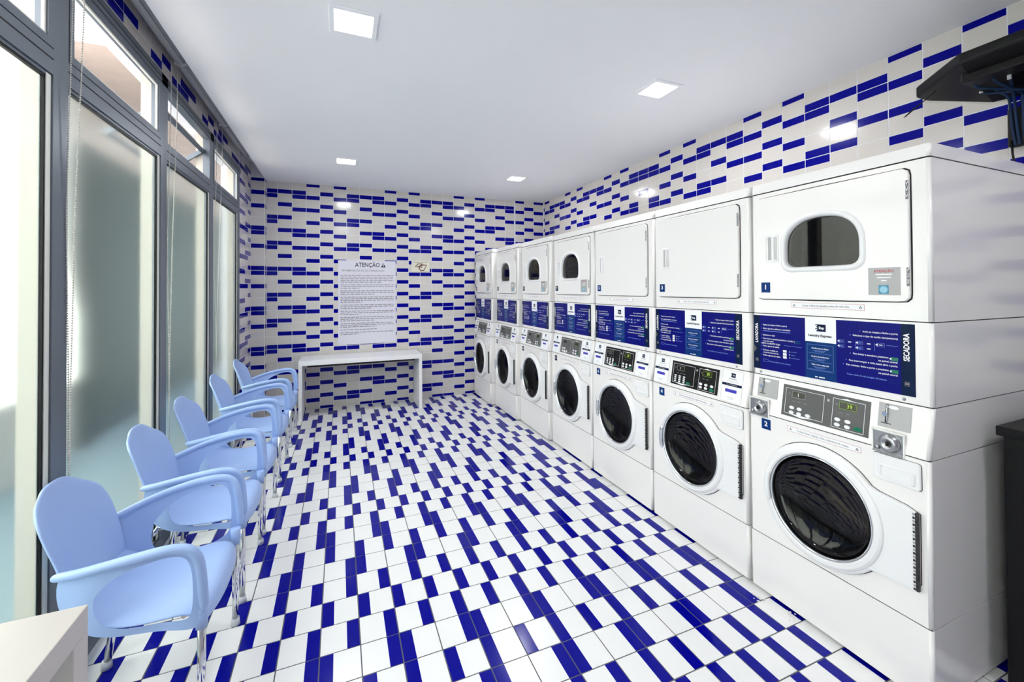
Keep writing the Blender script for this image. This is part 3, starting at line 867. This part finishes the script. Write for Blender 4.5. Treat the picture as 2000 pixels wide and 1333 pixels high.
    def f():
        mb = MB(); con_box(mb, .187, .536, .886, 1.024, .0015, pm)
        con_frame(mb, .204, .322, .893, 1.011, .0016, .0019, WHITEP); con_frame(mb, .356, .523, .898, 1.011, .0016, .0019, WHITEP)
        on_console(mb, [(.335, .990), (.345, .990), (.345, 1.000), (.335, 1.000)], GREYP, .0019)
        on_console(mb, [(.240, 1.009), (.300, 1.009), (.270, 1.016)], WHITEP, .002); on_console(mb, [(.400, .898), (.500, .898), (.445, .890)], WHITEP, .002)
        for s0 in (.300, .500): on_console(mb, [(s0+.010, .985), (s0+.002, .985), (s0+.002, .990), (s0+.010, .990)], PGREY, .0019)
        for s0 in (.296, .270, .490, .465, .440): on_console(mb, [(s0, .955), (s0-.014, .955), (s0-.014, .958), (s0, .958)], PGREY, .0019)
        return mb.data('control_panel')
    cp = P('control_panel', 'cpanel'+kind, f)
    for tag_, (s0, s1) in (('a', (.435, .492)), ('b', (.235, .296))):
        def f():
            mb = MB(); con_box(mb, s0, s1, .974, 1.000, .0025, LCD); con_frame(mb, s0-.001, s1+.001, .973, 1.001, .0012, .0028, GREYP if tag_ == 'a' else LCDN)
            B = Matrix.Rotation(0, 4, 'X')
            if kind != 'grey':
                body = '1' if tag_ == 'a' else '39'
                mb.mesh(text_mesh(body, 'CENTER'), M_front(con_x(.987)-.0048, (s0+s1)/2-(.008 if tag_ == 'b' else 0), .987, .022), DIGIT_ON if tag_ == 'b' else WHITEP)
            return mb.data('display')
        P('display', 'disp'+kind+tag_, f, cp)
    def btn(key, w_, h_, m):
        def f():
            mb = MB(); n = 14
            r0 = [(.0003, w_*math.cos(2*PI*k/n), h_*math.sin(2*PI*k/n)) for k in range(n)]
            r1 = [(-.0022, .9*y, .9*z) for _, y, z in r0]
            mb.loops([r0, r1], m, True, False, True); return mb.data('button', True)
        return cached(key, f)
    if kind == 'black':
        bl = [(.500-.034*i, .940-.011*j, 'sq') for i in range(3) for j in range(4)]+[(.398, .908, 'g'), (.305, .926, 'o'), (.305, .908, 'o'), (.268, .926, 'o'), (.268, .908, 'o'), (.228, .926, 'o'), (.228, .906, 'g')]
    else:
        bl = [(.490, .927, 'o'), (.456, .927, 'o'), (.490, .906, 'o'), (.456, .906, 'o'), (.418, .908, 'o'), (.300, .927, 'o'), (.262, .927, 'o'), (.300, .906, 'o'), (.262, .906, 'o'), (.225, .908, 'g')]
    for s, z, k in bl:
        me = btn('bo', .0115, .0078, WHITEP) if k == 'o' else btn('bs', .0095, .0042, WHITEP) if k == 'sq' else btn('bg', .0155, .0095, GREEN)
        o = obj('button', me, cp); o.location = (con_x(z)-.0016, s, z)
    if kind == 'coin':
        for s0 in (.562, .060):
            def f():
                mb = MB(); con_box(mb, 0, .1, .944, 1.033, .003, GREYP)
                on_console(mb, [(.078, .962), (.070, .962), (.070, 1.030), (.078, 1.030)], DARK, .0034)
                on_console(mb, [(.090, .958), (.058, .958), (.058, .961), (.090, .961)], DARK, .0034)
                oval(mb, .055, 1.021, .017, .006, .0036, WHITEP)
                mb.tube([(con_x(.995)-.003, .076, .995), (con_x(.995)-.014, .076, .995)], .008, CHROME, 12)
                mb.tube([(con_x(.985)-.004, .071, 1.03), (con_x(.965)-.005, .071, .964)], .002, CHROME, 6)
                return mb.data('coin_slot')
            o = P('coin_slot', 'coin', f); o.location = (0, s0, 0)
        for s0 in (.597, .075):
            def f():
                mb = MB()
                x0 = .004
                mb.box((-.004, -.004, .850), (.004, .0, .932), APPL); mb.box((-.004, .092, .850), (.004, .098, .932), APPL); mb.box((-.004, -.004, .930), (.006, .098, .936), APPL)
                mb.box((-.002, 0, .852), (.004, .092, .930), STEEL)
                mb.box((-.010, 0, .852), (-.002, .092, .856), STEEL)
                mb.lathe_x([(.034, -.002), (.033, -.012), (.026, -.022), (.016, -.026), (.014, -.022), (.0005, -.022)], .040, .893, STEEL, 24)
                mb.box((-.0275, .037, .886), (-.0225, .042, .900), DARK)
                mb.lathe_x([(.009, -.002), (.008, -.012), (.0005, -.013)], .078, .868, STEEL, 12)
                return mb.data('coin_lock')
            o = P('coin_lock', 'lock', f); o.location = (con_x(.89)*0, s0, 0)
    else:
        for s0, wd_ in ((.560, .125), (.040, .125)):
            def f():
                mb = MB(); con_box(mb, 0, wd_, .872, 1.036, .002, WHITEP); con_frame(mb, 0, wd_, .872, 1.036, .0012, .0022, GREYP)
                x = con_x(1.0)-.004
                def qd(a, b, c, d, m): on_console(mb, [(a, c), (b, c), (b, d), (a, d)], m, .0027)
                qd(.045, .068, 1.000, 1.022, NAVYD); qd(.068, .074, 1.002, 1.006, NAVYD); qd(.068, .074, 1.010, 1.014, NAVYD); qd(.068, .074, 1.018, 1.022, NAVYD); qd(.050, .062, 1.008, 1.015, WHITEP)
                qd(.035, .085, .990, .993, PGREY); qd(.025, .095, .978, .980, GREYP)
                qd(.003, .122, .955, .968, NAVYD); qd(.030, .095, .960, .963, WHITEP)
                qd(.030, .100, .922, .938, PRBLUE); qd(.045, .085, .895, .897, GREYP); qd(.045, .075, .887, .889, GREYP)
                return mb.data('notice_card')
            o = P('notice_card', 'card', f); o.location = (0, s0, 0)
    return root

STACKS = [('coin', (1, 2), (1.900, .810), 'nearest laundry stack, numbered 1 and 2, with grey coin slots and an oval dryer window'),
          ('black', (3, 4), (1.900, 1.518), 'second nearest laundry stack, numbered 3 and 4, plain dryer door, black keypad'),
          ('black', (5, 6), (1.900, 2.226), 'third laundry stack, numbered 5 and 6, plain dryer door, left of number 3'),
          ('grey', (7, 8), (1.900, 2.934), 'fourth laundry stack, numbered 7 and 8, arched dryer window and grey keypad'),
          ('grey', (9, 10), (1.870, 3.640), 'fifth laundry stack, numbered 9 and 10, between stacks 7 and 11'),
          ('grey', (11, 12), (1.825, 4.339), 'sixth laundry stack, numbered 11 and 12, second from the back wall'),
          ('grey', (13, 14), (1.765, 5.038), 'last laundry stack, numbered 13 and 14, against the back wall')]
for kind, nums, (x, y), lab in STACKS: make_stack(kind, nums, (x, y, 0), lab)

# ---------------------------------------------------------------- chairs
def chair_mesh():
    P = {}
    # centre profile, (x, z): from the top of the back down to the seat and over the front lip
    prof_back = [(-.008, .818), (-.002, .798), (.012, .73), (.030, .66), (.050, .585), (.075, .50), (.104, .440)]
    half_back = [.112, .144, .184, .194, .186, .186, .196]
    wing_back = [.010, .018, .036, .048, .054, .044, .022]
    prof_seat = [(.104, .440), (.150, .416), (.240, .406), (.340, .410), (.420, .420), (.470, .424), (.502, .410), (.516, .382), (.514, .345)]
    half_seat = [.196, .202, .208, .214, .220, .224, .222, .216, .208]
    dish_seat = [.022, .004, -.020, -.030, -.032, -.020, -.008, .0, .0]
    n = 12
    def grid(prof, half, wing, seat):
        mb = MB(); rows = []
        for i, ((x, z), hw, wg) in enumerate(zip(prof, half, wing)):
            row = []
            for k in range(n+1):
                t = -1+2*k/n; e = abs(t)**2.4
                if seat:
                    drop = 0 if i < 5 else -.022*abs(t)**3*(1 if i < 8 else .5)
                    row.append((x-.035*abs(t)**3*(i >= 5), hw*t, z+wg*e+drop))
                else:
                    zz = z-(.055*abs(t)**3.2 if i == 0 else .04*abs(t)**3.2 if i == 1 else 0)
                    row.append((x+wg*e, hw*t, zz))
            rows.append(mb.add(row))
        for a, c in zip(rows, rows[1:]):
            for k in range(n): mb.face((a+k, a+k+1, c+k+1, c+k), CHAIRB, True)
        return mb
    P['backrest'] = grid(prof_back, half_back, wing_back, False).data('backrest')
    P['seat'] = grid(prof_seat, half_seat, dish_seat, True).data('seat')
    # side: a sheet between an outer loop (arm top, front post, seat edge, back edge) and the D shaped opening
    outer = [(.100, .588), (.158, .606), (.230, .626), (.320, .642), (.395, .650), (.445, .647), (.474, .628), (.487, .588), (.493, .530), (.497, .475), (.500, .425), (.500, .365), (.440, .356), (.360, .352), (.270, .356), (.190, .372), (.130, .405), (.093, .465), (.088, .530)]
    inner = [(.200, .515), (.228, .550), (.270, .583), (.325, .605), (.385, .617), (.428, .615), (.452, .598), (.462, .562), (.466, .520), (.467, .470), (.465, .425), (.455, .396), (.415, .384), (.355, .379), (.300, .380), (.250, .388), (.215, .408), (.198, .440), (.194, .480)]
    def lat(x, z):
        f = min(1, max(0, (z-.36)/.26)); g = min(1, max(0, (x-.08)/.22)); k = min(1, max(0, (x-.36)/.11)); k = k*k*(3-2*k)
        f = max(f, k*.9)
        e = min(1, max(0, (x-.09)/.09)); e = e*e*(3-2*e)
        return .196-.028*(1-e)+.014*g+(.064*f**1.1)*(.30+.70*g)
    for nm, sg in (('l', 1), ('r', -1)):
        mb = MB(); ls = []
        for q in (0, .33, .67, 1):
            ls.append([(a[0]*(1-q)+b[0]*q, sg*lat(a[0]*(1-q)+b[0]*q, a[1]*(1-q)+b[1]*q), a[1]*(1-q)+b[1]*q) for a, b in zip(outer, inner)])
        mb.loops(ls, CHAIRB, True, False, False, True)
        # rounded rail along the arm top and down the front post
        path = [(.082, .584)]+outer[:11]
        mb.tube([(x, sg*(lat(x, z)+.004), z-.006) for x, z in path], [.010]+[.0145]*3+[.0165]*5+[.0155]*2+[.014], CHAIRB, 10)
        P['arm'+nm] = mb.data('armrest')
    for sx, x0, x1 in (('f', .486, .486), ('b', .120, .070)):
        mb = MB(); mb.tube([(x0, 0, .405), (x0*.5+x1*.5, -.001, .2), (x1, -.003, .014)], .0125, CHROME, 14); P['leg'+sx] = mb.data('leg')
        mb = MB(); mb.tube([(x1, -.003, .030), (x1+(.001 if sx == 'f' else -.001), -.003, .0)], [.0155, .018], FOOTW, 14); P['cap'+sx] = mb.data('foot_cap')
    mb = MB(); mb.tube([(.486, 0, .420), (.486, 0, .352)], [.020, .0175], CHAIRB, 12); P['sock'] = mb.data('socket')
    mb = MB(); mb.tube([(.125, -.185, .362), (.125, .185, .362)], .009, CHROME, 10); mb.tube([(.42, -.185, .362), (.42, .185, .362)], .009, CHROME, 10)
    for y in (-.13, .13): mb.tube([(.125, y, .362), (.42, y, .362)], .009, CHROME, 10)
    P['under'] = mb.data('seat_frame')
    mb = MB()
    for y in (-.05, .0, .05): mb.box((.120, y-.010, .446), (.128, y+.010, .452), DARK)
    P['hole'] = mb.data('drain_slot')
    return P
CH = chair_mesh()
CHAIRS = [(1.955, 'pale blue plastic armchair nearest the viewer, beside the front table'),
          (2.590, 'second pale blue plastic armchair from the viewer'),
          (3.185, 'middle one of the five pale blue plastic armchairs'),
          (3.930, 'fourth pale blue plastic armchair, second from the back wall'),
          (4.700, 'farthest pale blue plastic armchair, next to the white table at the back')]
def make_chair(yc, lab):
    t = empty('plastic_armchair', (-.912, yc, 0)); tag(t, lab, 'chair', 'blue chairs along the windows')
    for nm, key, sol in (('backrest', 'backrest', .012), ('seat', 'seat', .012), ('armrest', 'arml', .010), ('armrest', 'armr', .010)):
        o = obj(nm, CH[key], t); smooth_mod(o, 2, sol if key not in ('arml', 'armr') else 0)
        if key in ('arml', 'armr'): smooth_mod(o, 1)
    obj('seat_frame', CH['under'], t)
    for s, k in (('f', 1), ('f', -1), ('b', 1), ('b', -1)):
        o = obj('leg', CH['leg'+s], t); o.location.y = (.248 if s == 'f' else .19)*k
        if k < 0: o.scale.y = -1
        c = obj('foot_cap', CH['cap'+s], o)
        if s == 'f':
            q = obj('socket', CH['sock'], t); q.location.y = .248*k
    return t
for yc, lab in CHAIRS: make_chair(yc, lab)

# ---------------------------------------------------------------- tables
def waterfall_table(name, lab, x0, x1, y0, y1, zt, th, along='x', label_parts=True):
    t = empty(name, ((x0+x1)/2, (y0+y1)/2, 0)); tag(t, lab, 'table')
    cx, cy = (x0+x1)/2, (y0+y1)/2
    b = MB(); b.box((x0-cx, y0-cy, zt-th), (x1-cx, y1-cy, zt), TABLEW if along == 'y' else PLAST); o = b.build('table_top', t); bevel_mod(o, .002)
    m = TABLEW if along == 'y' else PLAST
    if along == 'x':
        ends = [((x0-cx, y0-cy, 0), (x0-cx+.036, y1-cy, zt-th)), ((x1-cx-.036, y0-cy, 0), (x1-cx, y1-cy, zt-th))]
    else:
        ends = [((x0-cx, y0-cy, 0), (x1-cx, y0-cy+th, zt-th)), ((x0-cx, y1-cy-th, 0), (x1-cx, y1-cy, zt-th))]
    for a, c in ends:
        b = MB(); b.box(a, c, m); o = b.build('panel_leg', t); bevel_mod(o, .002)
    return t
tb = waterfall_table('white_table', 'long white panel-legged table under the notice at the back wall', -.425, .950, 5.27, 5.715, .668, .052)
b = MB(); b.box((-.60, -.19, .592), (.60, .19, .616), DARK); o = b.build('under_rail', tb)
tf = waterfall_table('white_table', 'cream table corner at the lower left, in front of the nearest chair', -.93, -.553, .35, 1.319, .730, .060, 'y')

# ---------------------------------------------------------------- notices on the back wall
YN = YB-.0025
n1 = empty('wall_notice', (.337, YN, 1.31)); tag(n1, 'tall printed notice headed ATENÇÃO on the back wall', 'sign')
b = MB(); b.box((-.352, -.003, -.535), (.352, 0, .535), mat('acrylic_sheet', (222, 220, 232), .18, var=.01, coat=.3)); b.build('sheet', n1)
b = MB(); y = -.0036
b.mesh(text_mesh('ATENÇÃO', 'CENTER'), M_back(.0, y, .478, .078, .82), PBLACK)
b.poly([(.165, y, .452), (.225, y, .452), (.195, y, .508)], PBLACK); b.poly([(.191, y-.0003, .462), (.199, y-.0003, .462), (.200, y-.0003, .490), (.190, y-.0003, .490)], WHITEP)
b.mesh(text_mesh('RECOMENDAÇÕES DE USO E PRESERVAÇÃO', 'CENTER'), M_back(-.05, y, .405, .030, .86), PGREY)
b.build('heading', n1)
b = MB(); rnd = random.Random(3)
z = .345
for lines in (5, 3, 3, 4, 3, 3, 3, 3, 1, 2):
    for k in range(lines):
        x = -.325; end = .325 if k < lines-1 else rnd.uniform(-.15, .18)
        while x < end:
            wl_ = rnd.uniform(.018, .062); wl_ = min(wl_, end-x)
            if wl_ > .006: b.poly([(x, y, z-.0042), (x+wl_, y, z-.0042), (x+wl_, y, z+.0042), (x, y, z+.0042)], PGREY)
            x += wl_+.009
        z -= .0215
    z -= .014
b.build('small_print', n1)['kind'] = 'stuff'
n2 = empty('wall_plaque', (1.018, YN, 1.783)); tag(n2, 'small cream plaque with a maroon folded flag emblem right of the notice', 'sign')
b = MB(); b.box((-.122, -.004, -.076), (.122, 0, .076), mat('plaque_cream', (226, 222, 206), .4)); b.build('plate', n2)
b = MB(); y = -.0046
def ring_poly(pts, t, m):
    c = (sum(p[0] for p in pts)/len(pts), sum(p[1] for p in pts)/len(pts)); q = inset(pts, c, t)
    b.loops([[(p[0], y, p[1]) for p in pts], [(p[0], y, p[1]) for p in q]], m)
ring_poly([(-.080, -.010), (-.040, .038), (.026, .040), (-.012, -.008)], .013, MAROON)
ring_poly([(-.034, -.020), (.014, .026), (.086, .020), (.046, -.058), (.0, -.066)], .013, MAROON)
b.loops([[(0.0+.020*math.cos(2*PI*k/20), y-.0003, -.004+.020*math.sin(2*PI*k/20)) for k in range(20)], [(0.0+.012*math.cos(2*PI*k/20), y-.0003, -.004+.012*math.sin(2*PI*k/20)) for k in range(20)]], MAROON)
b.build('emblem', n2)
b = MB(); x = -.095
while x < .095:
    wl_ = rnd.uniform(.012, .03); b.poly([(x, y, .050), (min(x+wl_, .1), y, .050), (min(x+wl_, .1), y, .057), (x, y, .057)], PGREY); x += wl_+.005
b.build('small_print', n2)['kind'] = 'stuff'

# ---------------------------------------------------------------- device and cables high on the right wall
dv = empty('network_switch', (XR, .95, 2.40)); tag(dv, 'black network box fixed high on the right wall with cables below', 'electronics')
def dvp(px, py, Z): 
    return None
pl = [(-.03, .27), (-.13, .25), (-.40, .00), (-.42, -.55), (-.01, -.55), (-.01, .05), (-.03, .22)]
b = MB()
bot = [(-.005, .262, .052), (-.12, .262, .050), (-.34, .02, .060), (-.36, -.60, .070), (-.005, -.60, -.10), (-.005, .02, -.055)]
top = [(x, y_, .11) for x, y_, z_ in bot]
n0, n1_ = b.add(bot), b.add(top)
for k in range(6): b.face((n0+k, n0+(k+1) % 6, n1_+(k+1) % 6, n1_+k), BLACK)
b.face([n1_+k for k in range(6)], BLACK)
for q in ((0, 1, 2), (0, 2, 5), (5, 2, 3), (5, 3, 4)): b.face([n0+k for k in q[::-1]], BLACK)
o = b.build('housing', dv); bevel_mod(o, .012, 3)
b = MB(); b.box((-.26, -.30, .0), (-.10, .04, .05), BLACK); o = b.build('port_block', dv); bevel_mod(o, .006)
b = MB(); b.tube([(-.03, .255, .06), (-.06, .30, .02), (-.09, .325, -.02), (-.10, .315, -.022), (-.12, .18, .055)], .0022, BLACK, 6); b.build('wire', dv)
cb = empty('cable_bundle', (XR-.03, .85, 2.2)); tag(cb, 'bundle of dark blue network cables hanging below the black wall box', 'cable')
rnd = random.Random(11)
for k in range(11):
    y0 = .86+rnd.uniform(-.03, .03); a = rnd.uniform(-.055, .055)
    px, py = rnd.uniform(-.24, -.10), .85+rnd.uniform(-.20, .14)
    b = MB(); X0, Y0, Z0 = XR-.03, .85, 2.2
    pts = [(XR+px-X0, py-Y0, 2.392-Z0), (XR+px+.01-X0, py-Y0, 2.375-Z0), (XR-.07-rnd.random()*.03-X0, .855+a*.7-Y0, 2.33-Z0), (XR-.045-rnd.random()*.02-X0, .85+a-Y0, 2.28-Z0), (XR-.04-rnd.random()*.02-X0, .85+a*.9-Y0, 2.18-Z0), (XR-.04-X0, .85+a*.8-Y0, 2.115-Z0)]
    # smooth
    for _ in range(2):
        q = [pts[0]]
        for p1, p2 in zip(pts, pts[1:]):
            q.append(tuple(.75*i+.25*j for i, j in zip(p1, p2))); q.append(tuple(.25*i+.75*j for i, j in zip(p1, p2)))
        q.append(pts[-1]); pts = q
    b.tube(pts, .0055, CABLE, 8); co = b.build('cable', cb)
    if k < 6:
        b = MB(); b.box((pts[0][0]-.006, pts[0][1]-.006, pts[0][2]-.012), (pts[0][0]+.006, pts[0][1]+.006, pts[0][2]+.012), PLUG); b.build('plug', co)
b = MB(); b.box((-.010, -.062, -.088), (.029, .070, .090), BLACK); o = b.build('cable_tray', cb); bevel_mod(o, .008)
b = MB(); b.tube([(-.012, .055, -.06), (-.014, .052, -.12), (-.02, .045, -.17), (-.02, .04, -.215)], .004, BLACK, 6); b.build('drop_wire', cb)

# ---------------------------------------------------------------- black cabinet beside the first stack
kb = empty('black_cabinet', (2.56, .30, 0)); tag(kb, 'black cabinet standing beside the nearest laundry stack', 'cabinet')
b = MB(); b.box((-.30, -.46, .0), (.30, .455, .925), BLACK); o = b.build('body', kb); bevel_mod(o, .004)
b = MB(); b.box((-.315, -.47, .925), (.31, .47, .960), BLACK); o = b.build('top_slab', kb); bevel_mod(o, .003)
b = MB(); b.box((-.308, -.44, .06), (-.301, .30, .86), mat('dark_door', (30, 30, 33), .3)); o = b.build('door', kb); bevel_mod(o, .002)

# ---------------------------------------------------------------- small litter on the floor
st = MB()
pth = [(1.655, 1.012), (1.668, 1.000), (1.672, .985), (1.664, .972), (1.668, .958), (1.684, .948)]
ls = []
for i, (x, y) in enumerate(pth):
    x2, y2 = pth[min(i+1, len(pth)-1)]; x1, y1 = pth[max(i-1, 0)]
    d = Vector((x2-x1, y2-y1)).normalized(); nrm = (-d.y, d.x); wv = (.006, .011, .009, .007, .011, .005)[i]
    ls.append([(x+nrm[0]*wv, y+nrm[1]*wv, .0004), (x-nrm[0]*wv, y-nrm[1]*wv, .0004), (x-nrm[0]*wv, y-nrm[1]*wv, .0016), (x+nrm[0]*wv, y+nrm[1]*wv, .0016)])
st.loops(ls, WHITEP, True, True, True)
tag(st.build('torn_sticker'), 'small torn white sticker on a blue floor band at the lower right', 'sticker')
for q, (x, y, s) in enumerate(((1.842, 1.425, .03), (1.872, 1.285, .034))):
    lt = MB(); rr = random.Random(q)
    for k in range(14):
        a = rr.uniform(0, 6.28); d = rr.uniform(0, s); p = Vector((x+d*math.cos(a), y+d*math.sin(a), .002)); r = rr.uniform(.003, .007)
        i0 = lt.add([p+Vector(v)*r*(1 if j else .5) for j, v in enumerate(bead)])
        for f in ((0, 1, 2), (0, 2, 3), (0, 3, 4), (0, 4, 1), (5, 2, 1), (5, 3, 2), (5, 4, 3), (5, 1, 4)): lt.face([i0+j for j in f], LINT, True)
    o = lt.build('lint_clump'); tag(o, ('white lint clump under the nearest stack, farther from the viewer', 'white lint clump under the nearest stack, closer to the viewer')[q], 'lint', 'lint by the machine foot'); o['kind'] = 'stuff'

bpy.data.objects.remove(_to); bpy.data.curves.remove(_tc)
